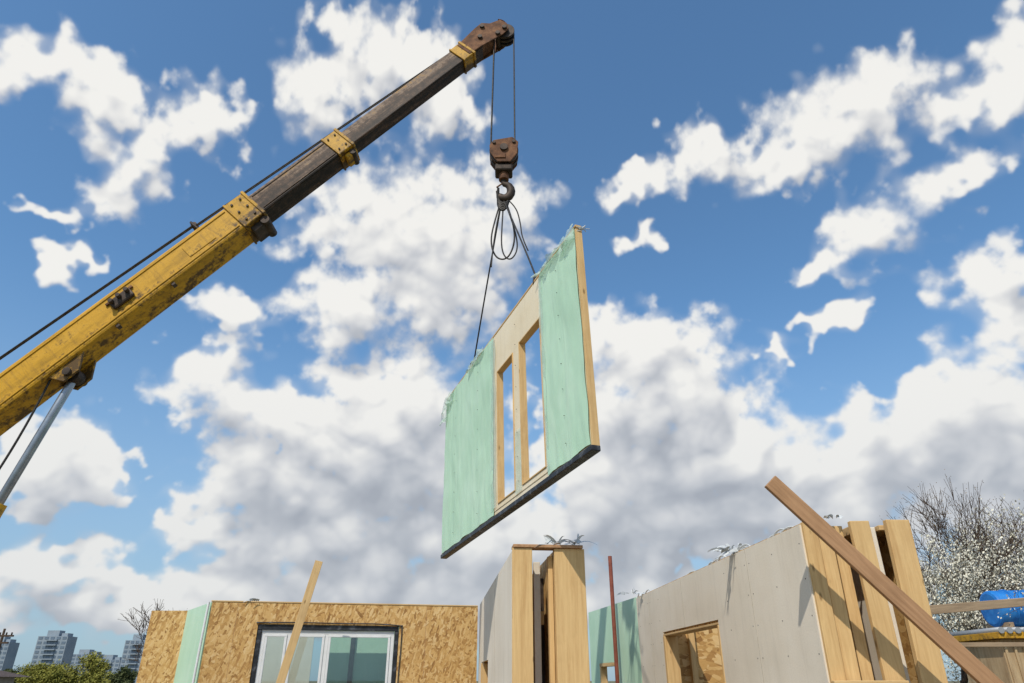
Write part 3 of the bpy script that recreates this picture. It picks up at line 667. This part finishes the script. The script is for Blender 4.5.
# procedural cloud field evaluated once on an azimuth/elevation grid, cached for the sky shader
W,H=4096,1024
rg=np.random.default_rng(57)
fx=np.fft.rfftfreq(W)*W/360.; fy=np.fft.fftfreq(H)*H/90.
K=np.sqrt(fx[None,:]**2+(fy[:,None]*.85)**2)+1e-6; LK=np.log(K)
def band(fc,bw=.42):
    n_=rg.standard_normal((H,W)).astype(np.float32)
    q=np.fft.irfft2(np.fft.rfft2(n_)*np.exp(-(LK-math.log(fc))**2/(2*bw*bw)),s=(H,W)).astype(np.float32)
    return q/q.std()
def blur(a,deg):
    return np.fft.irfft2(np.fft.rfft2(a)*np.exp(-(K*deg*2.2)**2),s=(H,W)).astype(np.float32)
AZ=((np.arange(W)+.5)/W*360-180).astype(np.float32)[None,:]; EL=((np.arange(H)+.5)/H*90).astype(np.float32)[:,None]
az_=AZ+band(.10)*.8+band(.25)*.5+band(.6)*.22; el_=EL+band(.10)*.4+band(.25)*.4+band(.6)*.18
acc=np.full((H,W),9,np.float32)
for a_,e_,r1,r2 in CL:
    da=(az_-a_+180)%360-180
    l=np.sqrt((da/r1)**2+((el_-e_)/r2)**2)
    h_=np.clip(.4-np.abs(acc-l),0,None)/.4
    acc=np.minimum(acc,l)-h_*h_*.4*.25
mass=np.clip(1-acc,-1.4,.7)
fbm=np.zeros((H,W),np.float32); fc=.2;a_=1.
for i in range(7):
    fbm+=a_*band(fc); fc*=1.85; a_*=.62
fbm/=fbm.std()
lob=np.zeros((H,W),np.float32); lobL=np.zeros((H,W),np.float32); fc=.13;a_=1.
for i in range(5):
    q=a_*(np.abs(band(fc,.3))-.8); lob+=q
    if i<3: lobL+=q
    fc*=2.0; a_*=.48
s_=lob.std(); lob/=s_; lobL/=s_; lobL=blur(lobL,.12)
base_=1.08*mass
dens=base_+.10*lob+.14*fbm+.05
soft=np.clip(band(.07),-1,1.5)
hi=np.clip((EL-14)/18,0,1)
wid=.40+.30*hi+.16*soft
t=np.clip((dens+.13+.05*hi)/wid,0,1); alpha=t*t*(3-2*t)
alpha*=np.clip(.90-.10*hi+.5*blur(np.clip(dens,0,1),.5),0,1)
# thin veils round the denser masses
v_=np.clip((blur(dens,1.0)+.10*band(.35)+.30)/.7,0,1); veil=v_*v_*(3-2*v_)*.34
alpha=1-(1-alpha)*(1-veil)
def up(a,deg,left=0):
    return np.roll(np.roll(a,-int(deg/90*H),axis=0),int(left/360*W),axis=1)
hgt=np.clip(dens,-.1,1.0); hl=np.clip(base_+.18*lobL,-.1,1.0); hb=blur(np.clip(base_+.12*lobL,-.1,1),.8)
lit=1.0+.07*(hgt-up(hgt,.3,.2))+.26*(hl-up(hl,.9,.7))+.55*(hb-up(hb,2.6,1.5))
und=(np.clip(up(hb,2),0,.8)+np.clip(up(hb,4,1),0,.8)+np.clip(up(hb,6,1),0,.8)+np.clip(up(hb,9,2),0,.8))/4
lowf=np.clip((34-EL)/20,0.3,1)
lit-=.90*und*lowf+.13*np.clip(hb,0,1)-.05*lobL
px=np.zeros((H,W,4),np.float32); px[...,0]=alpha; px[...,1]=np.clip(lit,0,1); px[...,3]=1
img=bpy.data.images.new('cloud_field',W,H,alpha=False,float_buffer=False); img.colorspace_settings.name='Non-Color'
img.pixels.foreach_set(px.ravel()); img.update(); img.pack()
Dn=T.vmath('NORMALIZE',T.n('ShaderNodeTexCoord').outputs['Generated'])
spd=T.n('ShaderNodeSeparateXYZ',{0:Dn})
azn=T.math('ARCTAN2',spd.outputs[0],spd.outputs[1]); eln=T.math('ARCSINE',spd.outputs[2])
uv=T.n('ShaderNodeCombineXYZ',{0:T.math('MULTIPLY_ADD',azn,1/(2*math.pi),.5),1:T.math('MAXIMUM',T.math('MULTIPLY',eln,2/math.pi),.0008),2:0.0}).outputs[0]
ti=T.n('ShaderNodeTexImage',{'Vector':uv},image=img,interpolation='Cubic',extension='REPEAT')
sc=T.n('ShaderNodeSeparateColor',{0:ti.outputs[0]})
ccol=T.ramp(sc.outputs[1],[(0,(2.9,3.1,3.5)),(.3,(3.7,3.9,4.25)),(.6,(5.0,5.1,5.3)),(1,(7.3,7.2,6.9))])
tint=T.mix(1.0,sky.outputs[0],(.88,1.22,1.36,1),'MULTIPLY')
hz_=T.n('ShaderNodeMapRange',{0:spd.outputs[2],1:0.0,2:.50,3:.75,4:0.0},interpolation_type='SMOOTHSTEP').outputs[0]
skc=T.mix(hz_,tint,(2.6,3.5,4.6,1))
ccol=T.mix(T.math('MULTIPLY',hz_,.40),ccol,(3.9,4.3,4.8,1))
fin=T.mix(T.math('MULTIPLY',sc.outputs[0],.97),skc,ccol)
nt.links.new(fin,bg.inputs[0])
w.cycles.sampling_method='MANUAL'; w.cycles.sample_map_resolution=512
scene.view_settings.view_transform='Standard'; scene.view_settings.look='None'; scene.view_settings.exposure=0
